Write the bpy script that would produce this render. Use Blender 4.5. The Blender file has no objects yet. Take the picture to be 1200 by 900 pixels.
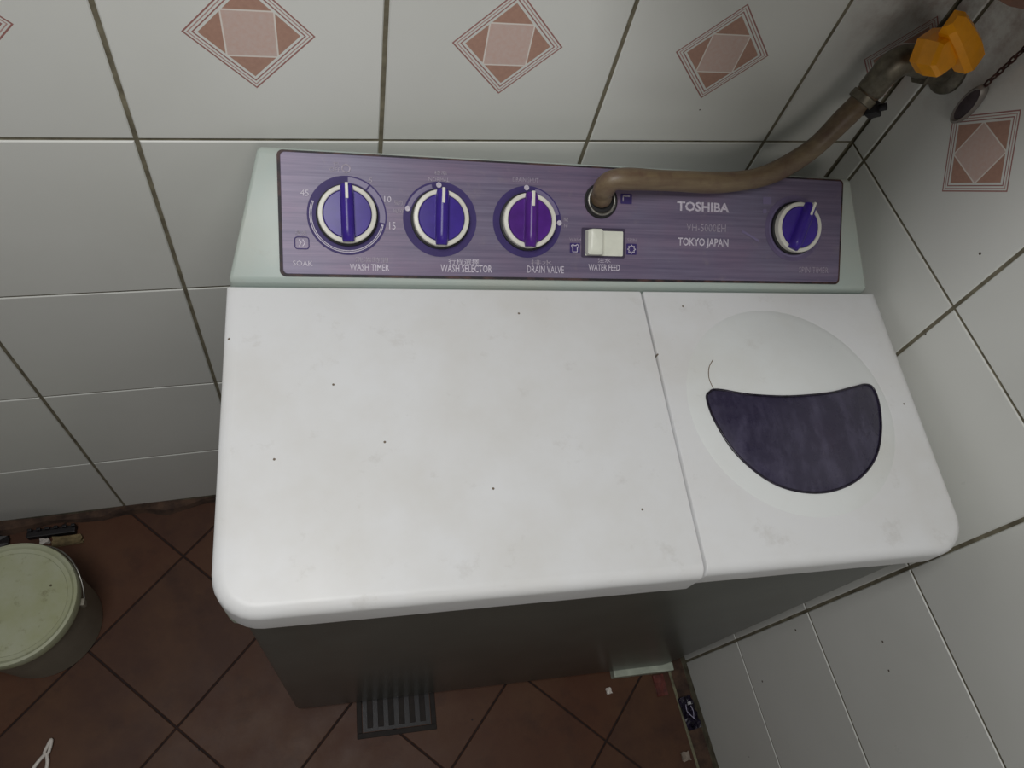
import bpy, bmesh, math, random
from mathutils import Vector, Matrix
random.seed(7)
scene = bpy.context.scene
COL = scene.collection

# ------------------------------------------------------------------ camera, light, exposure
cam_data = bpy.data.cameras.new('camera')
cam_data.sensor_fit = 'HORIZONTAL'; cam_data.sensor_width = 36.0
cam_data.lens = 829.05 / 1200 * 36.0
cam_data.clip_start = 0.01
cam = bpy.data.objects.new('camera', cam_data); COL.objects.link(cam)
cam.location = (0.1221, -0.5075, 1.2516)
cam.rotation_euler = (0.5336, -0.1920, -0.2153)
scene.camera = cam

world = bpy.data.worlds.new('world'); scene.world = world; world.use_nodes = True
wb = world.node_tree.nodes['Background']
wb.inputs['Color'].default_value = (0.95, 1.0, 0.97, 1); wb.inputs['Strength'].default_value = 0.045

ld = bpy.data.lights.new('ceiling_lamp', 'AREA'); ld.shape = 'RECTANGLE'; ld.size = 0.42; ld.size_y = 0.42
ld.energy = 7.9; ld.color = (1.0, 0.995, 0.99)
lamp = bpy.data.objects.new('ceiling_lamp', ld); COL.objects.link(lamp)
lamp.location = (-0.08, -0.57, 1.78); lamp.rotation_euler = (0, 0, 0)

wd = bpy.data.lights.new('front_fill', 'AREA'); wd.shape = 'RECTANGLE'; wd.size = 0.5; wd.size_y = 0.4  # added soft fill from the front to lift the shelf's shadow, no real window
wd.energy = 2.2; wd.color = (1.0, 0.95, 0.90)
wlo = bpy.data.objects.new('front_fill', wd); COL.objects.link(wlo)
wlo.location = (0.20, -1.35, 1.48); wlo.rotation_euler = (math.radians(97), 0, 0)

scene.view_settings.view_transform = 'Standard'
scene.view_settings.look = 'None'
scene.view_settings.gamma = 1.0
scene.view_settings.use_curve_mapping = False
scene.view_settings.exposure = 0.0

# ------------------------------------------------------------------ material helpers
MATS = {}
def srgb(r, g, b):
    f = lambda c: (c / 255 / 12.92) if c / 255 <= 0.04045 else ((c / 255 + 0.055) / 1.055) ** 2.4
    return (f(r), f(g), f(b), 1.0)

class NT:
    def __init__(s, name):
        s.m = bpy.data.materials.new(name); s.m.use_nodes = True
        s.t = s.m.node_tree; s.b = s.t.nodes['Principled BSDF']
    def n(s, kind, **kw):
        nd = s.t.nodes.new(kind)
        for k, v in kw.items(): setattr(nd, k, v)
        return nd
    def link(s, a, b): s.t.links.new(a, b)
    def setin(s, sock, v):
        if hasattr(v, 'links') or isinstance(v, bpy.types.NodeSocket): s.link(v, sock)
        else: sock.default_value = v
    def math(s, op, a, b=None, c=None, clamp=False):
        nd = s.n('ShaderNodeMath', operation=op); nd.use_clamp = clamp
        s.setin(nd.inputs[0], a)
        if b is not None: s.setin(nd.inputs[1], b)
        if c is not None: s.setin(nd.inputs[2], c)
        return nd.outputs[0]
    def mix(s, fac, a, b):
        nd = s.n('ShaderNodeMix', data_type='RGBA')
        s.setin(nd.inputs[0], fac); s.setin(nd.inputs[6], a); s.setin(nd.inputs[7], b)
        return nd.outputs[2]
    def coords(s, which='Object'):
        return s.n('ShaderNodeTexCoord').outputs[which]
    def pos(s):
        return s.n('ShaderNodeNewGeometry').outputs['Position']
    def mapping(s, vec, scale=(1, 1, 1), loc=(0, 0, 0)):
        nd = s.n('ShaderNodeMapping'); s.link(vec, nd.inputs['Vector'])
        nd.inputs['Scale'].default_value = scale; nd.inputs['Location'].default_value = loc
        return nd.outputs[0]
    def noise(s, vec, scale, detail=4, rough=.6):
        nd = s.n('ShaderNodeTexNoise'); s.link(vec, nd.inputs['Vector'])
        nd.inputs['Scale'].default_value = scale; nd.inputs['Detail'].default_value = detail
        nd.inputs['Roughness'].default_value = rough
        return nd.outputs['Fac']
    def ramp(s, fac, a, b):
        nd = s.n('ShaderNodeMapRange'); s.link(fac, nd.inputs['Value'])
        nd.inputs['From Min'].default_value = a; nd.inputs['From Max'].default_value = b
        nd.clamp = True
        return nd.outputs[0]
    def sep(s, vec):
        nd = s.n('ShaderNodeSeparateXYZ'); s.link(vec, nd.inputs[0]); return nd.outputs
    def specks(s, vec, scale, size, keep, dim='3D'):
        """sparse small dots: 1 inside a dot"""
        v = s.n('ShaderNodeTexVoronoi', voronoi_dimensions=dim); s.link(vec, v.inputs['Vector']); v.inputs['Scale'].default_value = scale
        near = s.math('LESS_THAN', v.outputs['Distance'], size)
        sp = s.sep(v.outputs['Color'])
        return s.math('MULTIPLY', near, s.math('LESS_THAN', sp[0], keep))
    def bump(s, height, strength, dist=.001):
        nd = s.n('ShaderNodeBump'); s.link(height, nd.inputs['Height'])
        nd.inputs['Strength'].default_value = strength; nd.inputs['Distance'].default_value = dist
        s.link(nd.outputs[0], s.b.inputs['Normal'])

def simple(name, col, rough=.5, metal=0., var=.12, scale=40., spec=.5):
    if name in MATS: return MATS[name]
    N = NT(name)
    v = N.noise(N.coords(), scale)
    dark = tuple(c * (1 - var * 2) for c in col[:3]) + (1,)
    lite = tuple(min(1, c * (1 + var)) for c in col[:3]) + (1,)
    N.link(N.mix(N.ramp(v, .3, .7), dark, lite), N.b.inputs['Base Color'])
    N.b.inputs['Roughness'].default_value = rough; N.b.inputs['Metallic'].default_value = metal
    N.b.inputs['Specular IOR Level'].default_value = spec
    MATS[name] = N.m; return N.m

def white_plastic(name, col, rough=.38, speck=True, stain=.10):
    N = NT(name); co = N.coords()
    n1 = N.ramp(N.noise(co, 9, 5), .42, .72)
    base = N.mix(N.math('MULTIPLY', n1, stain * 3, clamp=True), col, srgb(196, 190, 176))
    n2 = N.ramp(N.noise(N.mapping(co, (30, 30, 30), (3, 1, 0)), 1.0, 6, .7), .60, .75)
    base = N.mix(N.math('MULTIPLY', n2, .22), base, srgb(150, 140, 125))
    if speck:
        base = N.mix(N.specks(co, 24, .024, .13, '2D'), base, srgb(110, 98, 84))
    N.link(base, N.b.inputs['Base Color'])
    N.link(N.math('ADD', N.math('MULTIPLY', N.noise(co, 25), .18), rough - .08), N.b.inputs['Roughness'])
    N.b.inputs['Specular IOR Level'].default_value = .4
    return N.m

STAIN_AT = [(.690, -.02, .965, .10), (.711, -.055, .985, .06)]
def glazed_tile(name, deco=False):
    N = NT(name); co = N.coords(); p = N.pos()
    oi = N.n('ShaderNodeObjectInfo').outputs['Random']
    base = N.mix(oi, srgb(224, 225, 220), srgb(217, 218, 213))
    base = N.mix(N.math('MULTIPLY', N.ramp(N.noise(p, 5, 4), .4, .75), .22), base, srgb(196, 196, 186))
    if deco:
        X, Yc, _ = N.sep(co)
        ax, ay = N.math('ABSOLUTE', X), N.math('ABSOLUTE', Yc)
        d = N.math('ADD', ax, ay)                         # diamond distance
        def band(lo, hi):
            return N.math('MULTIPLY', N.math('GREATER_THAN', d, lo), N.math('LESS_THAN', d, hi))
        mx = N.math('MAXIMUM', ax, ay)
        brown, pink, line, white = srgb(172, 134, 118), srgb(208, 188, 180), srgb(160, 112, 106), srgb(230, 222, 214)
        base = N.mix(band(.0455, .0472), base, line)
        base = N.mix(band(.0425, .0437), base, srgb(186, 150, 144))
        base = N.mix(band(.0390, .0404), base, line)
        inner = N.math('LESS_THAN', d, .0362)
        grain = N.ramp(N.noise(co, 260, 3), .3, .7)
        base = N.mix(inner, base, N.mix(grain, brown, srgb(182, 144, 126)))
        sq_line = N.math('MULTIPLY', inner, N.math('LESS_THAN', mx, .0192))
        base = N.mix(sq_line, base, white)
        sq = N.math('MULTIPLY', inner, N.math('LESS_THAN', mx, .0180))
        base = N.mix(sq, base, N.mix(grain, pink, srgb(206, 176, 164)))
    # rusty dirt around the tap
    tot = None
    for (sx, sy, sz, rad) in STAIN_AT:
        vm = N.n('ShaderNodeVectorMath', operation='DISTANCE'); N.link(p, vm.inputs[0]); vm.inputs[1].default_value = (sx, sy, sz)
        m = N.ramp(vm.outputs['Value'], rad, rad * .25)
        tot = m if tot is None else N.math('MAXIMUM', tot, m)
    dirt = N.math('MULTIPLY', tot, N.ramp(N.noise(p, 55, 6, .7), .42, .66))
    base = N.mix(N.math('MULTIPLY', dirt, .55), base, srgb(140, 108, 98))
    base = N.mix(N.specks(p, 24, .035, .22), base, srgb(80, 66, 52))
    N.link(base, N.b.inputs['Base Color'])
    N.link(N.math('ADD', N.math('MULTIPLY', N.noise(p, 18), .2), .22), N.b.inputs['Roughness'])
    N.b.inputs['Specular IOR Level'].default_value = .35
    N.bump(N.noise(p, 14, 2), .12, .002)
    return N.m

def grout_mat(name, a, b):
    N = NT(name); p = N.pos()
    N.link(N.mix(N.ramp(N.noise(p, 45, 5), .35, .65), a, b), N.b.inputs['Base Color'])
    N.b.inputs['Roughness'].default_value = .9
    N.bump(N.noise(p, 300, 3), .4, .001)
    return N.m

def floor_tile_mat():
    N = NT('brown floor tile'); p = N.pos()
    oi = N.n('ShaderNodeObjectInfo').outputs['Random']
    base = N.mix(oi, srgb(86, 54, 38), srgb(74, 50, 40))
    base = N.mix(N.ramp(N.noise(p, 9, 6, .65), .4, .7), base, srgb(92, 64, 46))
    base = N.mix(N.math('MULTIPLY', N.ramp(N.noise(N.mapping(p, (1, 1, 1), (5, 2, 0)), 14, 6, .7), .52, .72), .5), base, srgb(56, 38, 34))
    base = N.mix(N.specks(p, 22, .05, .25), base, srgb(40, 28, 24))
    N.link(base, N.b.inputs['Base Color'])
    N.link(N.math('ADD', N.math('MULTIPLY', N.noise(p, 20), .3), .35), N.b.inputs['Roughness'])
    N.b.inputs['Specular IOR Level'].default_value = .25
    N.bump(N.noise(p, 60, 4), .15, .001)
    return N.m

def panel_mat():
    N = NT('purple brushed panel'); co = N.coords()
    streak = N.noise(N.mapping(co, (4, 190, 1)), 1.0, 6, .75)
    blot = N.noise(N.mapping(co, (11, 14, 1), (2, 4, 0)), 1.0, 4, .6)
    base = N.mix(N.ramp(blot, .35, .68), srgb(122, 117, 140), srgb(128, 108, 132))
    base = N.mix(N.ramp(streak, .38, .66), base, srgb(94, 86, 112))
    base = N.mix(N.math('MULTIPLY', N.ramp(N.noise(co, 40, 6, .7), .58, .72), .35), base, srgb(140, 128, 132))
    N.link(base, N.b.inputs['Base Color'])
    N.b.inputs['Roughness'].default_value = .42; N.b.inputs['Metallic'].default_value = .1
    return N.m

def panel_grime():
    N = NT('dark panel gasket'); co = N.coords()
    N.link(N.mix(N.ramp(N.noise(co, 60, 5), .45, .6), srgb(26, 20, 28), srgb(74, 48, 44)), N.b.inputs['Base Color'])
    N.b.inputs['Roughness'].default_value = .6
    return N.m

def hose_mat():
    N = NT('dirty tan hose'); p = N.pos()
    base = N.mix(N.ramp(N.noise(N.mapping(p, (8, 60, 60)), 1.0, 5, .7), .35, .7), srgb(128, 112, 86), srgb(90, 70, 56))
    base = N.mix(N.math('MULTIPLY', N.ramp(N.noise(p, 70, 4), .5, .7), .5), base, srgb(92, 64, 58))
    N.link(base, N.b.inputs['Base Color']); N.b.inputs['Roughness'].default_value = .45
    return N.m

def cabinet_mat():
    N = NT('grey painted steel'); co = N.coords()
    base = N.mix(N.ramp(N.noise(co, 6, 5), .35, .7), srgb(96, 98, 93), srgb(82, 85, 80))
    base = N.mix(N.math('MULTIPLY', N.ramp(N.noise(N.mapping(co, (20, 20, 3)), 1.0, 6, .7), .55, .75), .4), base, srgb(84, 74, 62))
    N.link(base, N.b.inputs['Base Color']); N.b.inputs['Roughness'].default_value = .3
    return N.m

def bucket_lid_mat():
    N = NT('stained off white lid plastic'); co = N.coords()
    base = N.mix(N.ramp(N.noise(co, 16, 5), .4, .7), srgb(172, 175, 150), srgb(160, 163, 124))
    base = N.mix(N.math('MULTIPLY', N.ramp(N.noise(co, 60, 6, .75), .58, .7), .6), base, srgb(118, 114, 84))
    base = N.mix(N.specks(co, 45, .08, .2), base, srgb(86, 80, 56))
    N.link(base, N.b.inputs['Base Color']); N.b.inputs['Roughness'].default_value = .5
    return N.m

def window_mat():
    N = NT('dark violet tinted plastic'); co = N.coords()
    base = N.mix(N.ramp(N.noise(N.mapping(co, (60, 25, 25)), 1.0, 6, .7), .45, .75), srgb(50, 46, 66), srgb(80, 76, 98))
    N.link(base, N.b.inputs['Base Color'])
    N.link(N.math('ADD', N.math('MULTIPLY', N.noise(co, 90, 5, .7), .35), .12), N.b.inputs['Roughness'])
    return N.m

M_lid = white_plastic('white lid plastic', srgb(226, 227, 228))
M_console = white_plastic('white console plastic', srgb(176, 188, 182), rough=.3, speck=False, stain=.14)
M_dome = white_plastic('white dome plastic', srgb(226, 229, 228), rough=.30, speck=False)
M_tile = glazed_tile('white glazed tile'); M_deco = glazed_tile('printed glazed tile', True)
M_grout = grout_mat('dirty grey grout', srgb(132, 126, 106), srgb(92, 86, 70))
M_fgrout = grout_mat('dark floor grout', srgb(36, 24, 22), srgb(52, 36, 32))
M_mortar = grout_mat('brown mortar', srgb(92, 70, 56), srgb(58, 44, 38))
M_floor = floor_tile_mat(); M_panel = panel_mat(); M_gasket = panel_grime(); M_hose = hose_mat()
M_cab = cabinet_mat(); M_bucketlid = bucket_lid_mat(); M_window = window_mat()
M_bucket = simple('translucent off white bucket plastic', srgb(140, 134, 120), .5, var=.06)
M_ring = simple('ivory ring plastic', srgb(226, 224, 212), .35, var=.04)
M_purple = simple('violet knob plastic', srgb(66, 45, 146), .3, var=.10, scale=60, spec=.3)
M_purple_red = simple('reddish violet knob plastic', srgb(88, 42, 136), .3, var=.14, scale=50, spec=.3)
M_print = simple('dark violet dial print', srgb(66, 54, 108), .5, var=.08, spec=.2)
M_band = simple('pale violet dial print', srgb(122, 112, 146), .4, var=.06)
M_text = simple('white panel print', srgb(208, 200, 214), .5, var=.14, scale=400)
M_textdim = simple('worn grey panel print', srgb(168, 158, 174), .5, var=.25, scale=500)
M_black = simple('black rubber', srgb(26, 25, 27), .6, var=.2)
M_switch = simple('white switch plastic', srgb(228, 230, 216), .35, var=.06)
M_yellow = simple('yellow tap plastic', srgb(250, 164, 10), .25, var=.06, scale=60)
M_tap = simple('dull tarnished metal', srgb(120, 114, 100), .45, .6, var=.2, scale=120)
M_steel = simple('grey steel wire', srgb(150, 148, 142), .35, .9, var=.15)
M_rust = simple('rusty chain', srgb(74, 46, 40), .8, .2, var=.3, scale=200)
M_plugdark = simple('dark plug face', srgb(66, 54, 58), .5, var=.25, scale=90)
M_plugrim = simple('grey plug rim', srgb(150, 144, 138), .4, .3, var=.15, scale=90)
M_blackbit = simple('black grimy plastic', srgb(24, 20, 24), .5, var=.3, scale=80)
M_tan = simple('tan crumbling mortar', srgb(128, 112, 80), .9, var=.2, scale=150)
M_white = simple('white plastic bit', srgb(215, 208, 200), .5, var=.1)
M_packet = simple('dark violet wrapper', srgb(34, 27, 46), .25, var=.4, scale=120)
M_packprint = simple('pale wrapper print', srgb(170, 165, 190), .4, var=.2, scale=200)
M_shard = simple('red brown tile shard', srgb(104, 48, 40), .6, var=.25, scale=100)
M_drain = simple('tarnished drain metal', srgb(34, 26, 22), .75, 0, var=.3, scale=60)
M_base = simple('pale base plastic', srgb(186, 194, 178), .5, var=.12)
M_drainhose = simple('grey ribbed hose plastic', srgb(176, 176, 164), .5, var=.1)
M_lip = simple('yellowed plastic edge', srgb(214, 206, 168), .5, var=.08)

# ------------------------------------------------------------------ mesh helpers
def link(o, parent=None):
    COL.objects.link(o)
    if parent is not None: o.parent = parent
    return o
def mesh_obj(name, bm, mat, parent=None, smooth=False, loc=None, rot=None, autosmooth=None):
    me = bpy.data.meshes.new(name); bmesh.ops.recalc_face_normals(bm, faces=bm.faces)
    bm.to_mesh(me); bm.free(); me.materials.append(mat)
    if smooth:
        for p in me.polygons: p.use_smooth = True
        if autosmooth: me.set_sharp_from_angle(angle=math.radians(autosmooth))
    o = bpy.data.objects.new(name, me); link(o, parent)
    if loc is not None: o.location = loc
    if rot is not None: o.rotation_euler = rot
    return o
def tag(o, label, cat, group=None):
    o['label'] = label; o['category'] = cat
    if group: o['group'] = group
    return o
def structure(o): o['kind'] = 'structure'; return o
def box(bm, lo, hi, bevel=0., seg=2):
    v = [bm.verts.new((x, y, z)) for x in (lo[0], hi[0]) for y in (lo[1], hi[1]) for z in (lo[2], hi[2])]
    fs = [(0, 1, 3, 2), (4, 6, 7, 5), (0, 4, 5, 1), (2, 3, 7, 6), (0, 2, 6, 4), (1, 5, 7, 3)]
    faces = [bm.faces.new([v[i] for i in f]) for f in fs]
    if bevel:
        bmesh.ops.recalc_face_normals(bm, faces=faces)
        es = list({e for f in faces for e in f.edges})
        bmesh.ops.bevel(bm, geom=es, offset=bevel, segments=seg, profile=.6, affect='EDGES')
def rings(bm, rr, cap0=True, cap1=True, closed=True):
    """loft a list of point rings"""
    vs = [[bm.verts.new(p) for p in r] for r in rr]
    n = len(vs[0])
    for a, b in zip(vs, vs[1:]):
        for i in range(n if closed else n - 1):
            bm.faces.new((a[i], a[(i + 1) % n], b[(i + 1) % n], b[i]))
    if cap0: bm.faces.new(vs[0][::-1])
    if cap1: bm.faces.new(vs[-1])
    return vs
def lathe(bm, prof, n=40, cap0=True, cap1=True):
    rr = [[(r * math.cos(2 * math.pi * i / n), r * math.sin(2 * math.pi * i / n), z) for i in range(n)] for r, z in prof]
    rings(bm, rr, cap0, cap1)
def catmull(pts, k=8, closed=False):
    P = [Vector(p) for p in pts]; out = []
    n = len(P)
    for i in range(n if closed else n - 1):
        g = (lambda j: P[j % n]) if closed else (lambda j: P[max(0, min(n - 1, j))])
        p0, p1, p2, p3 = g(i - 1), g(i), g(i + 1), g(i + 2)
        for s in range(k):
            t = s / k
            out.append(.5 * ((2 * p1) + (p2 - p0) * t + (2 * p0 - 5 * p1 + 4 * p2 - p3) * t * t + (3 * p1 - p0 - 3 * p2 + p3) * t ** 3))
    if not closed: out.append(P[-1].copy())
    return out
def tube(bm, path, rad, n=12, closed=False, caps=True):
    path = [Vector(p) for p in path]
    m = len(path)
    rf = rad if callable(rad) else (lambda t: rad)
    tan = []
    for i in range(m):
        a = path[(i - 1) % m] if (closed or i > 0) else path[0]
        b = path[(i + 1) % m] if (closed or i < m - 1) else path[-1]
        tan.append((b - a).normalized())
    up = Vector((0, 0, 1)) if abs(tan[0].z) < .9 else Vector((1, 0, 0))
    nrm = (up - tan[0] * up.dot(tan[0])).normalized()
    rr = []
    for i in range(m):
        nrm = (nrm - tan[i] * nrm.dot(tan[i])).normalized()
        bi = tan[i].cross(nrm); r = rf(i / max(1, m - 1))
        rr.append([path[i] + (nrm * math.cos(2 * math.pi * k / n) + bi * math.sin(2 * math.pi * k / n)) * r for k in range(n)])
    if closed: rr.append(rr[0])
    if closed:
        vs = [[bm.verts.new(p) for p in r] for r in rr[:-1]]
        for i in range(len(vs)):
            a, b = vs[i], vs[(i + 1) % len(vs)]
            for k in range(n): bm.faces.new((a[k], a[(k + 1) % n], b[(k + 1) % n], b[k]))
    else:
        rings(bm, rr, caps, caps)
def prism(bm, poly, z0, z1, bev=0.):
    """extrude a 2D polygon along z with a small top chamfer"""
    if bev:
        c = Vector((sum(p[0] for p in poly) / len(poly), sum(p[1] for p in poly) / len(poly)))
        ins = []
        n = len(poly)
        for i in range(n):
            a, b, d = Vector(poly[i - 1]), Vector(poly[i]), Vector(poly[(i + 1) % n])
            e1, e2 = (b - a).normalized(), (d - b).normalized()
            n1, n2 = Vector((-e1.y, e1.x)), Vector((-e2.y, e2.x))
            k = (n1 + n2); k = k / max(.3, k.dot(n1)) if k.length > 1e-6 else n1
            ins.append(b + k * bev)
        rings(bm, [[(p[0], p[1], z0) for p in poly], [(p[0], p[1], z1 - bev) for p in poly], [(p[0], p[1], z1) for p in ins]])
    else:
        rings(bm, [[(p[0], p[1], z0) for p in poly], [(p[0], p[1], z1) for p in poly]])
def area2(poly): return sum(a[0] * b[1] - b[0] * a[1] for a, b in zip(poly, poly[1:] + poly[:1]))
def clip_poly(poly, n, d):
    """keep the part with n.p <= d"""
    out = []
    for a, b in zip(poly, poly[1:] + poly[:1]):
        da, db = n[0] * a[0] + n[1] * a[1] - d, n[0] * b[0] + n[1] * b[1] - d
        if da <= 0: out.append(a)
        if (da < 0 < db) or (db < 0 < da):
            t = da / (da - db); out.append((a[0] + t * (b[0] - a[0]), a[1] + t * (b[1] - a[1])))
    return out

# ------------------------------------------------------------------ room shell
XR = 0.711          # tiled face of the right wall; the back wall's tiled face is y = 0
T = 0.006           # tile thickness
bm = bmesh.new(); box(bm, (-1.25, .0012, -.05), (XR + .1, .12, 1.5))
wall_back = structure(mesh_obj('wall_back', bm, M_grout))
bm = bmesh.new(); box(bm, (XR + .0012, -1.4, -.05), (XR + .12, .0012, 1.5))
wall_right = structure(mesh_obj('wall_right', bm, M_grout))

TILE_MESH = {}
def wall_tile(parent, cx, cz, x0, x1, z0, z1, deco, right):
    """tile whose full square is centred on (cx, cz); x is the in-wall horizontal axis"""
    key = (round(x0 - cx, 4), round(x1 - cx, 4), round(z0 - cz, 4), round(z1 - cz, 4), deco)
    if key not in TILE_MESH:
        g, gz = .0019, .0012
        bm = bmesh.new()
        poly = [(x0 - cx + g, z0 - cz + gz), (x1 - cx - g, z0 - cz + gz), (x1 - cx - g, z1 - cz - gz), (x0 - cx + g, z1 - cz - gz)]
        rings(bm, [[(p[0], p[1], -T) for p in poly], [(p[0], p[1], -.0010) for p in poly],
                   [(p[0] * 1 + (.0010 if p[0] < (poly[0][0] + poly[1][0]) / 2 else -.0010), p[1] + (.0010 if p[1] < (poly[0][1] + poly[2][1]) / 2 else -.0010), 0) for p in poly]])
        me = bpy.data.meshes.new('wall_tile'); bmesh.ops.recalc_face_normals(bm, faces=bm.faces); bm.to_mesh(me); bm.free()
        me.materials.append(M_deco if deco else M_tile)
        TILE_MESH[key] = me
    o = bpy.data.objects.new('wall_tile', TILE_MESH[key]); link(o, parent)
    e = random.uniform(-.0003, .0003)
    if right:
        o.rotation_euler = (math.pi / 2, 0, -math.pi / 2); o.location = (XR + e, cx, cz)
    else:
        o.rotation_euler = (math.pi / 2, 0, 0); o.location = (cx, e, cz)
    return o
S = .2
for j in range(7):
    z0, z1 = j * S, (j + 1) * S
    zz0 = .0225 if j == 0 else z0
    for i in range(-6, 4):
        x0, x1 = i * S, (i + 1) * S
        wall_tile(wall_back, (x0 + x1) / 2, (z0 + z1) / 2, x0, min(x1, XR), zz0, z1, j == 4, False)
    # right wall: local x runs towards -y after the rotation
    b0, w2 = .028, .1945
    edges = [0, b0] + [b0 + w2 * k for k in range(1, 7)]
    for k in range(len(edges) - 1):
        a, b = edges[k], edges[k + 1]
        c = (b0 - w2 / 2) if k == 0 else (a + b) / 2
        key_c = c
        # in the tile's own frame x grows with depth-from-corner
        o = wall_tile(wall_right, -key_c, (z0 + z1) / 2, -key_c - (key_c - a) * -1 - 0 if False else -key_c + (a - key_c), -key_c + (b - key_c), .004 if j == 0 else z0, z1, j == 4, True)

# mortar at the foot of the back wall
bm = bmesh.new()
n = 60
top = []; 
prof = []
for i in range(n + 1):
    x = -1.25 + (XR + 1.25) * i / n
    d = .010 + .005 * math.sin(i * 1.7) + random.uniform(-.003, .003)
    h = .018 + random.uniform(-.004, .004)
    prof.append([(x, .002, 0), (x, -d, 0), (x, -d * .7, h * .6), (x, -.0005, h), (x, .002, h)])
rings(bm, prof)
mesh_obj('mortar_strip', bm, M_mortar, wall_back, smooth=False)

# floor: grout bed, tiles laid on the diagonal, a sunken gutter along the right wall
GX = .676
bm = bmesh.new(); box(bm, (-1.25, -1.4, -.06), (GX - .002, .0016, -.0022))
floor = structure(mesh_obj('floor', bm, M_fgrout))
bm = bmesh.new(); box(bm, (GX - .002, -1.4, -.06), (XR + .0016, .0016, -.016))
mesh_obj('gutter_bed', bm, M_mortar, floor)
ft, fa, fu, fv = .1863, .7536, -.121, -.3562
ca, sa = math.cos(fa), math.sin(fa)
FT = {}
for i in range(-9, 10):
    for j in range(-9, 10):
        cx = fu + ft * ((i + .5) * ca - (j + .5) * sa); cy = fv + ft * ((i + .5) * sa + (j + .5) * ca)
        h = ft / 2 - .0014
        poly = [(cx + a * ca - b * sa, cy + a * sa + b * ca) for a, b in ((-h, -h), (h, -h), (h, h), (-h, h))]
        full = list(poly)
        for nn, d in (((1, 0), GX), ((0, 1), -.004), ((-1, 0), 1.24), ((0, -1), 1.38)):
            poly = clip_poly(poly, nn, d)
            if len(poly) < 3: break
        if len(poly) < 3 or abs(area2(poly)) < .0006: continue
        whole = poly == full
        if whole and 'w' in FT: me = FT['w']
        else:
            bm = bmesh.new()
            loc = [((p[0] - cx) * ca + (p[1] - cy) * sa, -(p[0] - cx) * sa + (p[1] - cy) * ca) for p in poly]
            if area2(loc) < 0: loc = loc[::-1]
            prism(bm, loc, -.008, 0, .0008)
            me = bpy.data.meshes.new('floor_tile'); bmesh.ops.recalc_face_normals(bm, faces=bm.faces); bm.to_mesh(me); bm.free()
            me.materials.append(M_floor)
            if whole: FT['w'] = me
        o = bpy.data.objects.new('floor_tile', me); link(o, floor)
        o.location = (cx, cy, 0); o.rotation_euler = (0, 0, fa)
bm = bmesh.new(); box(bm, (GX - .001, -1.39, -.02), (GX + .004, -.004, .001), .001)
mesh_obj('floor_edge_strip', bm, simple('pale tile edge strip', srgb(120, 116, 92), .7, var=.25, scale=80), floor)

# ------------------------------------------------------------------ washing machine (local x = across, local -y = towards the viewer)
wm = bpy.data.objects.new('washing_machine', None); link(wm)
wm.location = (.0593, -.1053, 0); wm.rotation_euler = (0, 0, -.08); wm.empty_display_size = .1
tag(wm, 'white twin tub washing machine with purple control panel against the tiled corner', 'washing machine')

# cabinet
bm = bmesh.new(); box(bm, (.012, -.262, .016), (.632, .094, .700), .012, 3)
mesh_obj('cabinet', bm, M_cab, wm, True, autosmooth=40)
bm = bmesh.new(); box(bm, (.006, -.266, .655), (.637, .092, .697), .008, 3)
mesh_obj('top_frame', bm, M_base, wm, True, autosmooth=40)
for (u, v) in ((.04, .225), (.60, .225), (.04, -.07), (.60, -.07)):
    bm = bmesh.new(); lathe(bm, [(.017, 0), (.019, .003), (.019, .012), (.015, .018)], 20)
    mesh_obj('foot', bm, M_black, wm, True, (u, -v, 0), autosmooth=40)
bm = bmesh.new(); box(bm, (.532, -.272, .001), (.642, -.258, .022), .002)
mesh_obj('base_strip', bm, M_base, wm)

# lids
def lid_outline(u0, u1, v0, v1, rfl, rfr, n=8):
    """plan outline, counter-clockwise seen from above, in local (x, y=-v)"""
    pts = []
    def corner(cx, cy, r, a0):
        if r < 1e-5: return [(cx, cy)] * (n + 1)
        return [(cx + r * math.cos(a0 + math.pi / 2 * k / n), cy + r * math.sin(a0 + math.pi / 2 * k / n)) for k in range(n + 1)]
    pts += corner(u0 + rfl, -v1 + rfl, rfl, math.pi)
    pts += corner(u1 - rfr, -v1 + rfr, rfr, 1.5 * math.pi)
    r = .002
    pts += corner(u1 - r, -v0 - r, r, 0)
    pts += corner(u0 + r, -v0 - r, r, math.pi / 2)
    return pts
def lid_z(v): return .74 - .07 * v
def make_lid(name, u0, u1, v0, v1, rfl, rfr, eL, eR, drop, mat):
    e = .010; rr = []
    for k in range(8):
        ph = math.pi / 2 * k / 7
        ins, dz = 1 - math.sin(ph), 1 - math.cos(ph)
        o = lid_outline(u0 + eL * ins, u1 - eR * ins, v0 + .002 * ins, v1 - e * ins, max(.001, rfl - eL * ins), max(.001, rfr - eR * ins))
        ring = []
        for (x, y) in o:
            # amount of rounding fades out towards the seam and the rear edge
            fu_ = 1.0
            ring.append((x, y, lid_z(-y) - e * dz * (1 if (-y > v0 + .012) else .15)))
        rr.append(ring)
    o = lid_outline(u0, u1, v0, v1, rfl, rfr)
    last = rr[-1]
    zb = lambda y: lid_z(-y) - drop
    rr.append([(x + (0.0015 if x < (u0 + u1) / 2 else -.0015) * 0, y, zb(y)) for (x, y) in o])
    oi = lid_outline(u0 + .003, u1 - .003, v0 + .003, v1 - .003, max(.001, rfl - .003), max(.001, rfr - .003))
    rr.append([(x, y, zb(y)) for (x, y) in oi])
    bm = bmesh.new(); rings(bm, rr)
    bmesh.ops.remove_doubles(bm, verts=bm.verts, dist=1e-6)
    return mesh_obj(name, bm, mat, wm, True, autosmooth=35)
wash_lid = make_lid('wash_lid', 0, .3772, .003, .276, .034, .002, .010, .0008, .038, M_lid)
spin_lid = make_lid('spin_lid', .3792, .643, .003, .274, .002, .034, .0008, .010, .029, M_lid)
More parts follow.
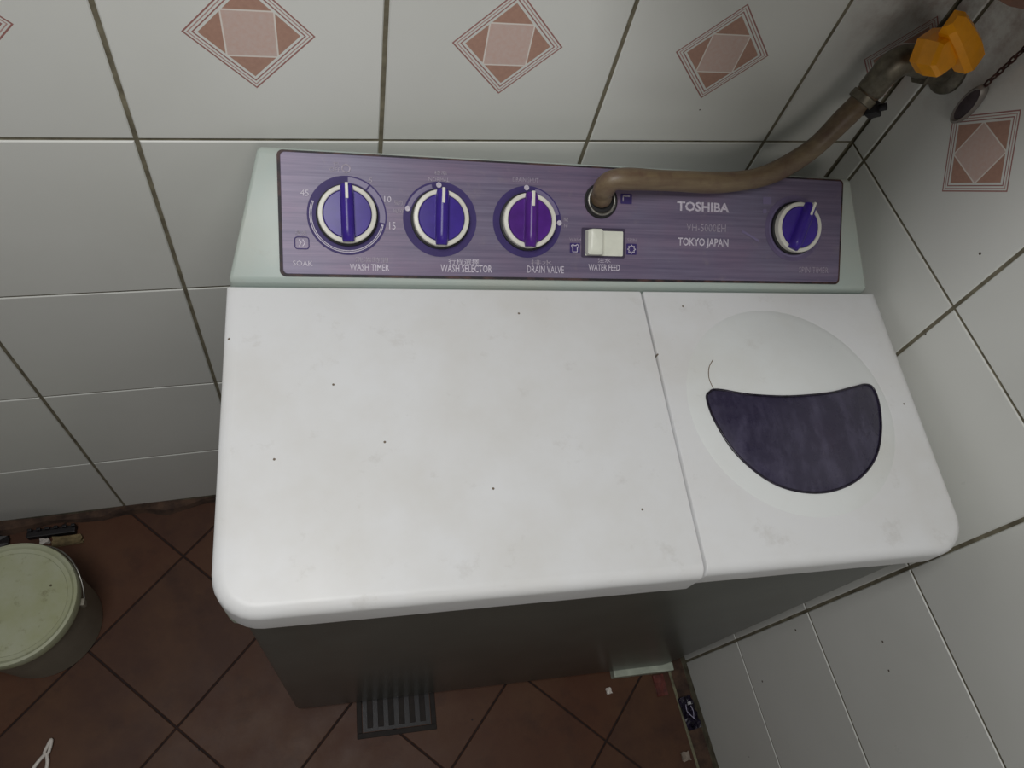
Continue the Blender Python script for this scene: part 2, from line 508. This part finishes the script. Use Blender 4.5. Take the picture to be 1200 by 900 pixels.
bm = bmesh.new(); box(bm, (.385, -.2725, .6875), (.600, -.262, .6945), .001)
mesh_obj('lid_lip', bm, M_lip, spin_lid)

# dome and crescent window of the spin lid
cu, cv, DR, DH = .503, .130, .108, .016
Rs = (DR * DR + DH * DH) / (2 * DH)
def dome_z(u, v):
    d2 = (u - cu) ** 2 + (v - cv) ** 2
    return lid_z(v) + (DH * (1 - d2 / (DR * DR)) ** 1.35 if d2 < DR * DR else 0)
bm = bmesh.new(); rr = []
for k in range(17):
    r = DR * (1 - k / 16.5); n = 72
    rr.append([(cu + r * math.cos(2 * math.pi * i / n), -(cv + r * math.sin(2 * math.pi * i / n)),
                dome_z(cu + r * math.cos(2 * math.pi * i / n), cv + r * math.sin(2 * math.pi * i / n)) + (.0004 if k else -.001)) for i in range(n)])
rings(bm, rr, False, True)
mesh_obj('dome', bm, M_dome, spin_lid, True)
WIN = [(0.4151, 0.1218), (0.419, 0.1154), (0.4272, 0.114), (0.455, 0.1229), (0.4913, 0.1276), (0.5335, 0.1247), (0.5675, 0.1163), (0.5867, 0.1113), (0.5953, 0.115), (0.5944, 0.1334), (0.585, 0.16), (0.5693, 0.1848), (0.5468, 0.2026), (0.521, 0.2124), (0.4943, 0.2147), (0.4669, 0.2084), (0.4459, 0.1948), (0.4275, 0.1719), (0.4171, 0.143)]
outl = catmull([(a, b, 0) for a, b in WIN], 6, True)
wc = Vector((.503, .160, 0)); rr = []
for k in range(13):
    s = 1 - k / 12.6
    rr.append([(wc.x + (p.x - wc.x) * s, -(wc.y + (p.y - wc.y) * s), dome_z(wc.x + (p.x - wc.x) * s, wc.y + (p.y - wc.y) * s) + (.0013 if k else .0004)) for p in outl])
bm = bmesh.new(); rings(bm, rr, False, True)
win = mesh_obj('lid_window', bm, M_window, spin_lid, True); win['label'] = 'dark violet crescent window'
bm = bmesh.new(); tube(bm, [(p.x, -p.y, dome_z(p.x, p.y) + .0009) for p in outl], .0011, 8, True)
mesh_obj('window_rim', bm, M_packet, spin_lid, True)

# hairline crack beside the window
crk = catmull([(.4235, .1120, 0), (.4225, .1010, 0), (.4255, .0900, 0), (.4315, .0820, 0)], 5)
bm = bmesh.new(); tube(bm, [(p.x, -p.y, dome_z(p.x, p.y) + .0004) for p in crk], .0004, 5)
mesh_obj('hairline_crack', bm, simple('brown crack', srgb(120, 100, 80), .8), spin_lid)

# console shell
TAU = math.radians(35); FZ = .745
def face_pt(u, w, h=0):   # a point on the sloping control face, machine-local
    return Vector((u, w * math.cos(TAU) - h * math.sin(TAU), FZ + w * math.sin(TAU) + h * math.cos(TAU)))
bm = bmesh.new()
secs = [(-.0005, .690, 0, .0), (0, FZ - .001, .001, 0), (.0895, FZ + .0895 * math.tan(TAU), .027, .0), (.0965, FZ + .060, .029, 0), (.0965, .690, .004, 0)]
L = [(du, y, z) for (y, z, du, _) in secs]; Rr = [(.634 - du, y, z) for (y, z, du, _) in secs]
rings(bm, [L, Rr])
es = [e for e in bm.edges if max(v.co.z for v in e.verts) > .72]
bmesh.ops.recalc_face_normals(bm, faces=bm.faces)
bmesh.ops.bevel(bm, geom=es, offset=.006, segments=4, profile=.5, affect='EDGES', clamp_overlap=True)
mesh_obj('console', bm, M_console, wm, True, autosmooth=35)

def rrect(u0, u1, w0, w1, r, n=6):
    pts = []
    for cx, cy, a in ((u0 + r, w0 + r, math.pi), (u1 - r, w0 + r, 1.5 * math.pi), (u1 - r, w1 - r, 0), (u0 + r, w1 - r, math.pi / 2)):
        pts += [(cx + r * math.cos(a + math.pi / 2 * k / n), cy + r * math.sin(a + math.pi / 2 * k / n)) for k in range(n + 1)]
    return pts
FACE = dict(loc=(0, 0, FZ), rot=(TAU, 0, 0))
bm = bmesh.new(); prism(bm, rrect(.0435, .5965, .0035, .1095, .005), -.001, .0012)
mesh_obj('panel_gasket', bm, M_gasket, wm, **FACE)
bm = bmesh.new(); prism(bm, rrect(.0462, .5945, .0056, .1078, .004), .0002, .0020, .0004)
panel = mesh_obj('control_panel', bm, M_panel, wm, **FACE); panel['label'] = 'purple brushed control panel with white lettering'
H = .00215

def disc_part(name, u, w, r, mat, h=H, parent=panel, n=48):
    bm = bmesh.new(); lathe(bm, [(r, 0), (r, .0002)], n)
    return mesh_obj(name, bm, mat, parent, loc=(u, w, h))
def arc_part(name, u, w, r0, r1, a0, a1, mat, h=H + .0002, n=28):
    """flat band; angles in degrees clockwise from the top"""
    bm = bmesh.new(); A = [math.radians(90 - (a0 + (a1 - a0) * k / n)) for k in range(n + 1)]
    poly = [(r1 * math.cos(a), r1 * math.sin(a)) for a in A] + [(r0 * math.cos(a), r0 * math.sin(a)) for a in reversed(A)]
    for k in range(n):
        q = [poly[k], poly[k + 1], poly[2 * n - k], poly[2 * n + 1 - k]]
        bm.faces.new([bm.verts.new((p[0], p[1], 0)) for p in q])
    bmesh.ops.remove_doubles(bm, verts=bm.verts, dist=1e-7)
    bmesh.ops.solidify(bm, geom=bm.faces[:], thickness=.0001)
    return mesh_obj(name, bm, mat, panel, loc=(u, w, h))
def lettering(txt, u0, w0, u1, w1, mat=M_text, bold=0., name='lettering'):
    """text fitted into the rectangle on the panel"""
    cu_ = bpy.data.curves.new('lettering', 'FONT'); cu_.body = txt; cu_.size = 1; cu_.offset = bold; cu_.extrude = 0
    cu_.resolution_u = 2
    tmp = bpy.data.objects.new('tmp_text', cu_); COL.objects.link(tmp)
    bpy.context.view_layer.update()
    me = bpy.data.meshes.new_from_object(tmp.evaluated_get(bpy.context.evaluated_depsgraph_get()))
    bpy.data.objects.remove(tmp); bpy.data.curves.remove(cu_)
    if not me.vertices: return None
    xs = [v.co.x for v in me.vertices]; ys = [v.co.y for v in me.vertices]
    sx = (u1 - u0) / (max(xs) - min(xs)); sy = (w1 - w0) / (max(ys) - min(ys))
    x0, y0 = min(xs), min(ys)
    for v in me.vertices: v.co = ((v.co.x - x0) * sx, (v.co.y - y0) * sy, 0)
    me.materials.clear(); me.materials.append(mat)
    me.name = name
    o = bpy.data.objects.new(name, me); link(o, panel); o.location = (u0, w0, H + .0003)
    return o

KN = [(.1007, .0563), (.1815, .0557), (.2620, .0561), (.5401, .0587)]
def make_knob(u, w, turn, mat, scale=1.0):
    k = lambda x: x * scale
    bm = bmesh.new(); lathe(bm, [(k(.0263), 0), (k(.0263), .0035), (k(.0238), .0045)], 56)  # black disc stands in for the shadow gap below the knob
    p = face_pt(u, w, .0022)
    base = mesh_obj('knob', bm, M_black, wm, True, p, (TAU, 0, 0), autosmooth=35)
    bm = bmesh.new()
    lathe(bm, [(k(.0246), .0035), (k(.0246), .0098), (k(.0240), .0106), (k(.0212), .0110), (k(.0206), .0104), (k(.0206), .0060)], 56, False, False)
    ring = mesh_obj('knob_ring', bm, M_ring, base, True, autosmooth=35)
    bm = bmesh.new(); lathe(bm, [(k(.0206), .0040), (k(.0205), .0098), (k(.0196), .0112), (k(.001), .0116)], 48)
    mesh_obj('knob_face', bm, mat, base, True, autosmooth=35)
    bm = bmesh.new(); rr = []
    for t in [i / 14 for i in range(15)]:
        y = -k(.0236) + t * k(.0478)
        end = min(1, min(t, 1 - t) * 7 + .35)
        hw, hh = k(.0056) * (.75 + .25 * end), .0098 * (.45 + .55 * min(1, end))
        rr.append([(-hw, y, .008), (-hw, y, .0108 + hh * .45), (-hw * .72, y, .0108 + hh * .85), (-hw * .3, y, .0108 + hh), (hw * .3, y, .0108 + hh), (hw * .72, y, .0108 + hh * .85), (hw, y, .0108 + hh * .45), (hw, y, .008)])
    rings(bm, rr)
    g = mesh_obj('knob_grip', bm, mat, base, True, rot=(0, 0, turn), autosmooth=50)
    bm = bmesh.new(); box(bm, (-k(.0013), k(.0115), .0125), (k(.0013), k(.0246), .0211), .0004)
    pt = mesh_obj('knob_pointer', bm, M_ring, base, rot=(0, 0, turn))
    return base
for q, ((u, w), turn, mt) in enumerate(zip(KN, (.02, -.03, -.02, -.38), (M_purple, M_purple, M_purple_red, M_purple))):
    make_knob(u, w, turn, mt, 1.0)

# dial prints
disc_part('dial_print', *KN[0], .0338, M_print)
disc_part('dial_print', *KN[1], .0330, M_print)
disc_part('dial_print', *KN[2], .0325, M_print)
disc_part('dial_print', *KN[3], .0325, simple('faded dial print', srgb(104, 92, 126), .4, var=.12))
arc_part('dial_band', *KN[0], .0278, .0325, 2, 35, M_band)
arc_part('dial_band', *KN[0], .0278, .0325, 38, 100, M_band)
arc_part('dial_band', *KN[0], .0298, .0318, 103, 292, M_text)
arc_part('dial_groove', *KN[0], .0305, .0311, 105, 290, M_print, H + .0004)
arc_part('dial_band', *KN[1], .0274, .0312, -70, -14, M_band)
arc_part('dial_band', *KN[2], .0274, .0312, 14, 76, M_band)
arc_part('dial_band', *KN[3], .0272, .0285, 40, 320, M_band)
for u, w in ((.1805, .0857), (.1527, .0642), (.2610, .0868), (.2925, .0561)):
    disc_part('dial_dot', u, w, .0024, M_text, H + .0004, n=20)

# hose inlet
hu, hw_ = .3332, .0778
bm = bmesh.new(); lathe(bm, [(.0164, 0), (.0164, .0012), (.0152, .0022), (.0136, .0020), (.0130, .0003)], 40, True, True)
mesh_obj('hose_inlet', bm, M_black, wm, True, face_pt(hu, hw_, .0020), (TAU, 0, 0), autosmooth=40)
bm = bmesh.new(); tube(bm, [(.0128 * math.cos(a), .0128 * math.sin(a), .003) for a in [2 * math.pi * i / 36 for i in range(36)]], .0016, 8, True)
mesh_obj('inlet_clip', bm, M_steel, wm, True, face_pt(hu, hw_, .0020), (TAU, 0, 0))

# water feed slide switch
bm = bmesh.new(); prism(bm, rrect(.3145, .3580, .0250, .0528, .0015), 0, .0006)
mesh_obj('switch_bezel', bm, simple('dark violet bezel', srgb(62, 52, 76), .5), wm, loc=face_pt(0, 0, .0020), rot=(TAU, 0, 0))
bm = bmesh.new(); prism(bm, rrect(.3180, .3556, .0268, .0500, .001), 0, .0008)
sw = mesh_obj('slide_switch', bm, M_switch, wm, loc=face_pt(0, 0, .0026), rot=(TAU, 0, 0))
bm = bmesh.new()
rr = [[(u, w, h) for (u, w) in rrect(a, b, c, d, .002, 4)] for (a, b, c, d, h) in ((.3180, .3335, .0268, .0505, .0006), (.3182, .3330, .0272, .0505, .008), (.3200, .3318, .0300, .0505, .0105), (.3212, .3306, .0330, .0495, .0112))]
rings(bm, rr); mesh_obj('switch_slider', bm, M_switch, sw, True, autosmooth=30)

# small printed marks
def patch(name, u0, u1, w0, w1, mat, h=H + .0002, r=.0008):
    bm = bmesh.new(); prism(bm, rrect(u0, u1, w0, w1, r, 3), 0, .0001); return mesh_obj(name, bm, mat, panel, loc=(0, 0, h))
def stroke(name, pts, rad, mat, closed=False, loc=(0, 0)):
    bm = bmesh.new(); tube(bm, [(a, b, 0) for a, b in pts], rad, 5, closed)
    for v in bm.verts: v.co.z *= .15
    return mesh_obj(name, bm, mat, panel, loc=(loc[0], loc[1], H + .0004))
patch('print_mark', .3530, .3645, .0760, .0855, M_print)
stroke('print_mark', [(.3555, .0782), (.3555, .0832), (.3622, .0832)], .0007, M_textdim)
patch('print_mark', .3030, .3130, .0290, .0382, M_print)
stroke('shirt_icon', [(-.0035, .0022), (-.0018, .0034), (-.0012, .0022), (.0012, .0022), (.0018, .0034), (.0038, .0022), (.0027, .0004), (.0022, .0006), (.0022, -.0036), (-.0022, -.0036), (-.0022, .0006), (-.0029, .0004)], .00045, M_text, True, (.3081, .0336))
patch('print_mark', .3595, .3700, .0285, .0390, M_print)
star = [((.0041 if k % 2 == 0 else .0026) * math.cos(math.pi * k / 8), (.0041 if k % 2 == 0 else .0026) * math.sin(math.pi * k / 8)) for k in range(16)]
stroke('spin_icon', star, .00045, M_text, True, (.3648, .0337))
stroke('soak_icon', rrect(-.0058, .0058, -.0050, .0050, .0022, 3), .00045, M_print, True, (.0623, .0319))
stroke('soak_icon', [(-.003, .003), (-.0012, 0), (-.003, -.003)], .00045, M_text, False, (.0630, .0319))
stroke('soak_icon', [(.0005, .003), (.0023, 0), (.0005, -.003)], .00045, M_text, False, (.0625, .0319))

for a in (('WASH TIMER', .1020, .0094, .1360, .0151, M_text, .01), ('洗滌時間', .1065, .0163, .1350, .0212, M_textdim),
          ('WASH SELECTOR', .1815, .0094, .2287, .0160, M_text, .012), ('行程選擇', .1886, .0163, .2165, .0214, M_text),
          ('DRAIN VALVE', .2619, .0099, .2974, .0164, M_text), ('排水', .2655, .0170, .2860, .0218, M_textdim),
          ('WATER FEED', .3216, .0131, .3532, .0190, M_text, .01), ('注水', .3310, .0204, .3440, .0247, M_text),
          ('TOSHIBA', .4112, .0716, .4670, .0808, M_text, .03), ('VH-5000EH', .4216, .0526, .4640, .0600, M_textdim),
          ('TOKYO JAPAN', .4130, .0362, .4672, .0462, M_text, .02), ('SOAK', .0545, .0124, .0710, .0168, M_text),
          ('浸洗', .0570, .0385, .0665, .0422, M_textdim), ('45', .0620, .0715, .0690, .0768, M_text), ('10', .1325, .0690, .1385, .0742, M_text),
          ('15', .1365, .0455, .1420, .0520, M_text), ('5', .1195, .0852, .1225, .0892, M_textdim), ('切', .0900, .0972, .0940, .1012, M_textdim),
          ('OFF', .0866, .0930, .0955, .0965, M_textdim), ('NORMAL', .1715, .0888, .1900, .0922, M_textdim), ('標準', .1765, .0943, .1880, .0982, M_textdim),
          ('強力', .1412, .0668, .1482, .0712, M_textdim), ('HEAVY', .1405, .0600, .1490, .0636, M_textdim),
          ('DRAIN SHUT', .2480, .0918, .2725, .0958, M_textdim), ('開', .2970, .0575, .3010, .0612, M_textdim), ('排', .2970, .0520, .3010, .0557, M_textdim),
          ('WASH', .3025, .0398, .3138, .0430, M_textdim), ('SPIN', .3605, .0408, .3695, .0440, M_textdim), ('SPIN TIMER', .5475, .0145, .5820, .0205, M_textdim)):
    lettering(*a)
bm = bmesh.new(); tube(bm, [(.0033 * math.cos(2 * math.pi * i / 24), .0033 * math.sin(2 * math.pi * i / 24), 0) for i in range(24)], .0006, 5, True)
for v in bm.verts: v.co.z *= .15
mesh_obj('print_mark', bm, M_textdim, panel, loc=(.1004, .0962, H + .0004))
# worn bright scratches by the spin knob
patch('worn_patch', .5040, .5135, .0815, .0885, M_band); patch('worn_patch', .5045, .5085, .0725, .0765, M_band)
stroke('worn_patch', [(.4820, .0540), (.4870, .0520), (.4950, .0480), (.5010, .0450)], .0012, M_band)

# ribbed drain hose on the machine's left side
bm = bmesh.new(); path = catmull([(-.0005, -.200, .648), (-.0010, -.160, .648), (-.0015, -.10, .645), (-.0015, -.03, .635), (-.0010, .03, .60), (-.0005, .065, .52), (-.0005, .075, .35), (-.0005, .075, .12), (-.0005, .07, .02)], 40)
cum = [0]
for a, b in zip(path, path[1:]): cum.append(cum[-1] + (b - a).length)
tube(bm, path, lambda t: .0092 + .0013 * math.sin(cum[int(round(t * (len(path) - 1)))] * 2 * math.pi / .008), 14)
mesh_obj('drain_hose', bm, M_drainhose, wm, True)

# ------------------------------------------------------------------ tap, supply hose, plug on a chain
tap = bpy.data.objects.new('water_tap', None); link(tap); tap.location = (XR, -.0403, .921)
tag(tap, 'tarnished wall tap with a yellow plastic lever above the hose', 'tap')
TL = Vector(tap.location)
def rel(p): return Vector(p) - TL
bm = bmesh.new(); lathe(bm, [(.021, 0), (.021, .003), (.017, .007), (.011, .009)], 32)
mesh_obj('wall_flange', bm, M_tap, tap, True, rot=(0, -math.pi / 2, 0), autosmooth=40)
bm = bmesh.new(); tube(bm, [rel(p) for p in catmull([(.706, -.0403, .921), (.690, -.0403, .9235), (.670, -.0403, .928), (.655, -.0403, .9295), (.6455, -.0405, .9235), (.6415, -.0410, .912), (.6395, -.0413, .898)], 6)], lambda t: .0130 if t < .8 else .0122, 18)
mesh_obj('spout', bm, M_tap, tap, True)
bm = bmesh.new(); lathe(bm, [(.0148, -.006), (.0155, -.004), (.0155, .004), (.0148, .006)], 6)
nut = mesh_obj('spout_nut', bm, M_tap, tap, loc=rel((.684, -.0403, .9225)), rot=(0, math.pi / 2 - .1, 0))
ax = Vector((-.45, -.55, .70)).normalized()
q = ax.to_track_quat('Z', 'Y').to_euler()
bm = bmesh.new(); lathe(bm, [(.010, 0), (.010, .012), (.0075, .013), (.0075, .026)], 20)
mesh_obj('valve_stem', bm, M_tap, tap, True, rel((.681, -.0420, .9255)), q, autosmooth=40)
# lever: a hub with a thick wedge-shaped paddle lying across it
cR = Vector((.6590, -.066, .9665))
ex = Vector((.0570, -.004, -.0385)).normalized()       # along the paddle, towards the wall
nz = (ax - ex * ax.dot(ex)).normalized(); ey = nz.cross(ex)
Mx = Matrix((ex, ey, nz)).transposed().to_4x4()
bm = bmesh.new()
prof = [(-.033, .007, .006, .012), (-.027, .0100, .002, .015), (-.010, .0110, .0, .0165), (.012, .0122, .0, .0165), (.027, .0115, .001, .0150), (.033, .008, .004, .0120)]
rr = []
for (x, hwid, zl, zh) in prof:
    rr.append([(x, -hwid, zl), (x, hwid, zl), (x, hwid, zh - .004), (x, hwid - .004, zh), (x, -hwid + .004, zh), (x, -hwid, zh - .004)])
rings(bm, rr)
lever = mesh_obj('lever_handle', bm, M_yellow, tap); lever.matrix_local = Matrix.Translation(rel(cR)) @ Mx
lever['label'] = 'yellow plastic lever'
bm = bmesh.new()
hub = [(.0170, -.014), (.0185, -.006), (.0175, .006), (.0150, .0095)]
lathe(bm, hub, 6)
o = mesh_obj('lever_hub', bm, M_yellow, lever); 
side = -1 if (ey.x > 0) else 1
o.location = (-.008, side * .016, .001)

hose_pts = [(.3965, -.0685, .7925), (.3950, -.0695, .8010), (.3935, -.0715, .8110), (.3990, -.0725, .8205), (.4162, -.073, .8220), (.4615, -.072, .8180), (.5187, -.07, .8135), (.5649, -.066, .8190), (.6026, -.058, .8421), (.6237, -.05, .8739), (.6335, -.045, .8865), (.6390, -.0420, .8975)]
bm = bmesh.new(); tube(bm, catmull(hose_pts, 10), lambda t: .0098 + .0012 * max(0, t - .75) * 4 + .0008 * math.sin(t * 40) * .4, 20)
sh = tag(mesh_obj('water_hose', bm, M_hose, None, True), 'tan rubber hose running from the tap into the purple panel', 'hose')
d = (Vector(hose_pts[-1]) - Vector(hose_pts[-2])).normalized()
bm = bmesh.new(); lathe(bm, [(.0122, -.004), (.0128, -.0035), (.0128, .0035), (.0122, .004)], 28)
clampo = mesh_obj('hose_clamp', bm, M_tap, sh, True, Vector(hose_pts[-1]) - d * .008, d.to_track_quat('Z', 'Y').to_euler(), autosmooth=40)
bm = bmesh.new(); box(bm, (-.008, -.006, -.006), (.008, .007, .006), .0025); lathe(bm, [(.0034, -.012), (.0034, .012)], 10)
o = mesh_obj('clamp_screw', bm, M_blackbit, sh, True, autosmooth=40); o.location = Vector(hose_pts[-1]) - d * .006 + Vector((.008, -.010, -.006)); o.rotation_euler = (.6, .5, .2)

plug = bpy.data.objects.new('sink_plug', None); link(plug); plug.location = (XR - .0045, -.0853, .9195)
tag(plug, 'small oval plug with dark face hanging on a rusty chain beside the tap', 'plug')
prot = (0, -math.pi / 2, .25)
bm = bmesh.new(); n = 40
el = lambda s, z: [(.0195 * s * math.cos(2 * math.pi * i / n), .0075 * s * math.sin(2 * math.pi * i / n), z) for i in range(n)]
rings(bm, [el(1, -.004), el(1.03, -.001), el(1.0, .003), el(.86, .0045), el(.80, .003), el(.78, .0015)])
mesh_obj('plug_rim', bm, M_plugrim, plug, True, (0, 0, 0), prot, autosmooth=50)
bm = bmesh.new(); rings(bm, [el(.80, .001), el(.78, .0024), el(.4, .0030)])
mesh_obj('plug_face', bm, M_plugdark, plug, True, (0, 0, 0), prot, autosmooth=50)
bm = bmesh.new(); p0 = Vector((-.001, -.0005, .0205)); p1 = Vector((-.0005, -.018, .155))
N_ = 22
for k in range(N_):
    c = p0.lerp(p1, (k + .5) / N_); dd = (p1 - p0).normalized(); half = (p1 - p0).length / N_ * .66
    sd = Vector((1, 0, 0)) if k % 2 else Vector((0, 1, 0)); sd = (sd - dd * sd.dot(dd)).normalized()
    tube(bm, [c + dd * half * math.cos(2 * math.pi * i / 12) + sd * .0019 * math.sin(2 * math.pi * i / 12) for i in range(12)], .0009, 5, True)
mesh_obj('chain', bm, M_rust, plug, True)

# wooden corner shelf on the walls above the machine
shelf = bpy.data.objects.new('corner_shelf', None); link(shelf); shelf.location = (XR, 0, 1.13)
tag(shelf, 'brown wooden shelf fixed in the corner above the yellow tap', 'shelf')
M_wood = simple('dark brown wood', srgb(70, 44, 30), .6, var=.2, scale=30)
bm = bmesh.new(); prism(bm, [(-.405, -.001), (-.405, -.190), (-.360, -.245), (-.318, -.2955), (-.290, -.302), (-.230, -.275), (-.120, -.235), (-.001, -.210), (-.001, -.001)], 0, .016, .0)
mesh_obj('shelf_board', bm, M_wood, shelf)
for x in (-.33, -.06):
    bm = bmesh.new(); rings(bm, [[(x - .008, -.001, 0), (x - .008, -.16, 0), (x - .008, -.001, -.03)], [(x + .008, -.001, 0), (x + .008, -.16, 0), (x + .008, -.001, -.03)]])
    mesh_obj('shelf_bracket', bm, M_wood, shelf)

# ------------------------------------------------------------------ things on the floor
bk = bpy.data.objects.new('bucket', None); link(bk); bk.location = (-.305, -.174, 0)
tag(bk, 'round off-white plastic bucket closed with a stained pale lid on the brown floor', 'bucket')
bm = bmesh.new(); lathe(bm, [(.073, 0), (.076, .003), (.0800, .110), (.0808, .132), (.0835, .133), (.0835, .139), (.080, .141)], 72)
mesh_obj('bucket_body', bm, M_bucket, bk, True, autosmooth=35)
bm = bmesh.new(); lathe(bm, [(.0845, .136), (.0850, .148), (.0836, .1525), (.0802, .1535), (.0778, .1520), (.0764, .1490), (.0710, .1485), (.0700, .1472), (.02, .1474), (.001, .1475)], 72)
mesh_obj('bucket_lid', bm, M_bucketlid, bk, True, autosmooth=35)
bm = bmesh.new()
hp = [(.0870 * math.cos(a), .0870 * math.sin(a), .128 + .020 * math.cos((a - .6) * 2.2)) for a in [-.1 + 1.4 * i / 30 for i in range(31)]]
tube(bm, hp, .0013, 8)
mesh_obj('wire_handle', bm, M_steel, bk, True)
for a in (-.1, 1.3):
    bm = bmesh.new(); box(bm, (-.006, -.005, -.007), (.006, .005, .007), .002)
    mesh_obj('handle_ear', bm, M_bucket, bk, loc=(.0825 * math.cos(a), .0825 * math.sin(a), .127), rot=(0, 0, a))

# white wishbone-shaped clip
bm = bmesh.new()
loop = catmull([(-.2945, -.3550, .004), (-.2905, -.3465, .006), (-.2868, -.3395, .007), (-.2855, -.3410, .007), (-.2868, -.3490, .006), (-.2895, -.3565, .005)], 6, True)
tube(bm, loop, .0023, 8, True)
tube(bm, catmull([(-.2920, -.3555, .005), (-.3010, -.3640, .0035), (-.3080, -.3740, .003), (-.3110, -.3860, .003)], 6), .0026, 8)
tube(bm, catmull([(-.2920, -.3555, .005), (-.2895, -.3650, .004), (-.2905, -.3760, .0032), (-.2960, -.3870, .003)], 6), .0026, 8)
tube(bm, catmull([(-.3110, -.3860, .003), (-.3050, -.3950, .003), (-.2960, -.3870, .003)], 6), .0026, 8)
tag(mesh_obj('plastic_clip', bm, M_white, None, True), 'thin white wishbone-shaped plastic clip lying on the brown floor', 'clip')

# rubble at the foot of the back wall
def rubble(name, lo, hi, mat, label, cat, jit=.25):
    bm = bmesh.new(); box(bm, lo, hi)
    bmesh.ops.subdivide_edges(bm, edges=bm.edges[:], cuts=2, use_grid_fill=True)
    s = min(h - l for l, h in zip(lo, hi)) * jit
    for v in bm.verts:
        v.co += Vector((random.uniform(-s, s), random.uniform(-s, s), random.uniform(-s, s) if v.co.z > lo[2] + 1e-4 else 0))
    return tag(mesh_obj(name, bm, mat), label, cat)
bm = bmesh.new()
box(bm, (-.345, -.030, 0), (-.275, -.020, .013), .0015)
for i in range(6): box(bm, (-.343 + i * .0125, -.021, 0), (-.337 + i * .0125, -.0165, .018), .001)
box(bm, (-.345, -.0205, 0), (-.275, -.0165, .010), .001)
tag(mesh_obj('plastic_fragment', bm, M_blackbit), 'black grimy toothed plastic fragment against the back wall foot', 'debris')
rubble('mortar_lump', (-.309, -.046, 0), (-.266, -.0335, .009), M_tan, 'tan crumbling lump of mortar beside the black fragment', 'debris')
rubble('plaster_pebble', (-.326, -.0405, 0), (-.314, -.033, .008), M_white, 'small white pebble in front of the black fragment', 'debris')
rubble('dark_hole_lump', (-.430, -.046, 0), (-.372, -.018, .012), M_blackbit, 'dark lump standing in for a hole behind the bucket', 'debris')  # black lump added in place of a dark hole at the wall foot

# floor drain partly under the machine
dr = bpy.data.objects.new('floor_drain', None); link(dr); dr.location = (.204, -.381, 0); dr.rotation_euler = (0, 0, -.08)
tag(dr, 'square tarnished floor drain half under the machine', 'drain')
bm = bmesh.new()
for lo, hi in (((-.062, -.05, 0), (.062, -.042, .0025)), ((-.062, .050, 0), (.062, .058, .0025)), ((-.062, -.042, 0), (-.054, .050, .0025)), ((.054, -.042, 0), (.062, .050, .0025))):
    box(bm, lo, hi, .0006, 1)
mesh_obj('drain_frame', bm, M_drain, dr)
bm = bmesh.new(); box(bm, (-.053, -.041, .0002), (.053, .049, .0016))
mesh_obj('drain_plate', bm, M_blackbit, dr)
for k in range(6):
    bm = bmesh.new(); box(bm, (-.046 + k * .0165, -.036, .001), (-.037 + k * .0165, .044, .0022), .0005, 1)
    mesh_obj('drain_bar', bm, M_drain, dr)

# dark wrapper in the gutter
pk = bpy.data.objects.new('wrapper', None); link(pk); pk.location = (.6905, -.497, -.016); pk.rotation_euler = (0, 0, .06)
tag(pk, 'crumpled dark violet wrapper with pale print stuffed beside the right wall', 'wrapper')
bm = bmesh.new(); nx, ny = 6, 12; vs = []
for i in range(nx):
    for j in range(ny):
        vs.append(bm.verts.new((-.0125 + .025 * i / (nx - 1), -.026 + .052 * j / (ny - 1), .020 + random.uniform(-.003, .003))))
for i in range(nx - 1):
    for j in range(ny - 1): bm.faces.new((vs[i * ny + j], vs[(i + 1) * ny + j], vs[(i + 1) * ny + j + 1], vs[i * ny + j + 1]))
top_f = bm.faces[:]
ret = bmesh.ops.extrude_face_region(bm, geom=top_f)
for v in [g for g in ret['geom'] if isinstance(g, bmesh.types.BMVert)]: v.co.z = .0005
mesh_obj('wrapper_body', bm, M_packet, pk)
bm = bmesh.new()
tube(bm, catmull([(-.004, .014, .0245), (-.006, .004, .0243), (-.002, -.004, .0245), (.004, -.012, .0243)], 5), .0008, 6)
tube(bm, catmull([(.004, .010, .0245), (.005, 0, .0243), (.001, -.010, .0244)], 5), .0007, 6)
mesh_obj('wrapper_print', bm, M_packprint, pk, True)
rubble('tile_shard', (.643, -.462, 0), (.662, -.428, .004), M_shard, 'red-brown tile shard beside the machine base', 'debris', .15)
rubble('white_crumb', (.5545, -.4400, 0), (.5625, -.4320, .005), M_white, 'tiny white crumb in front of the pale base strip', 'debris')
rubble('grey_crumb', (.655, -.565, 0), (.668, -.552, .005), simple('grey crumb', srgb(150, 136, 124), .8), 'small grey crumb near the floor edge by the wrapper', 'debris')
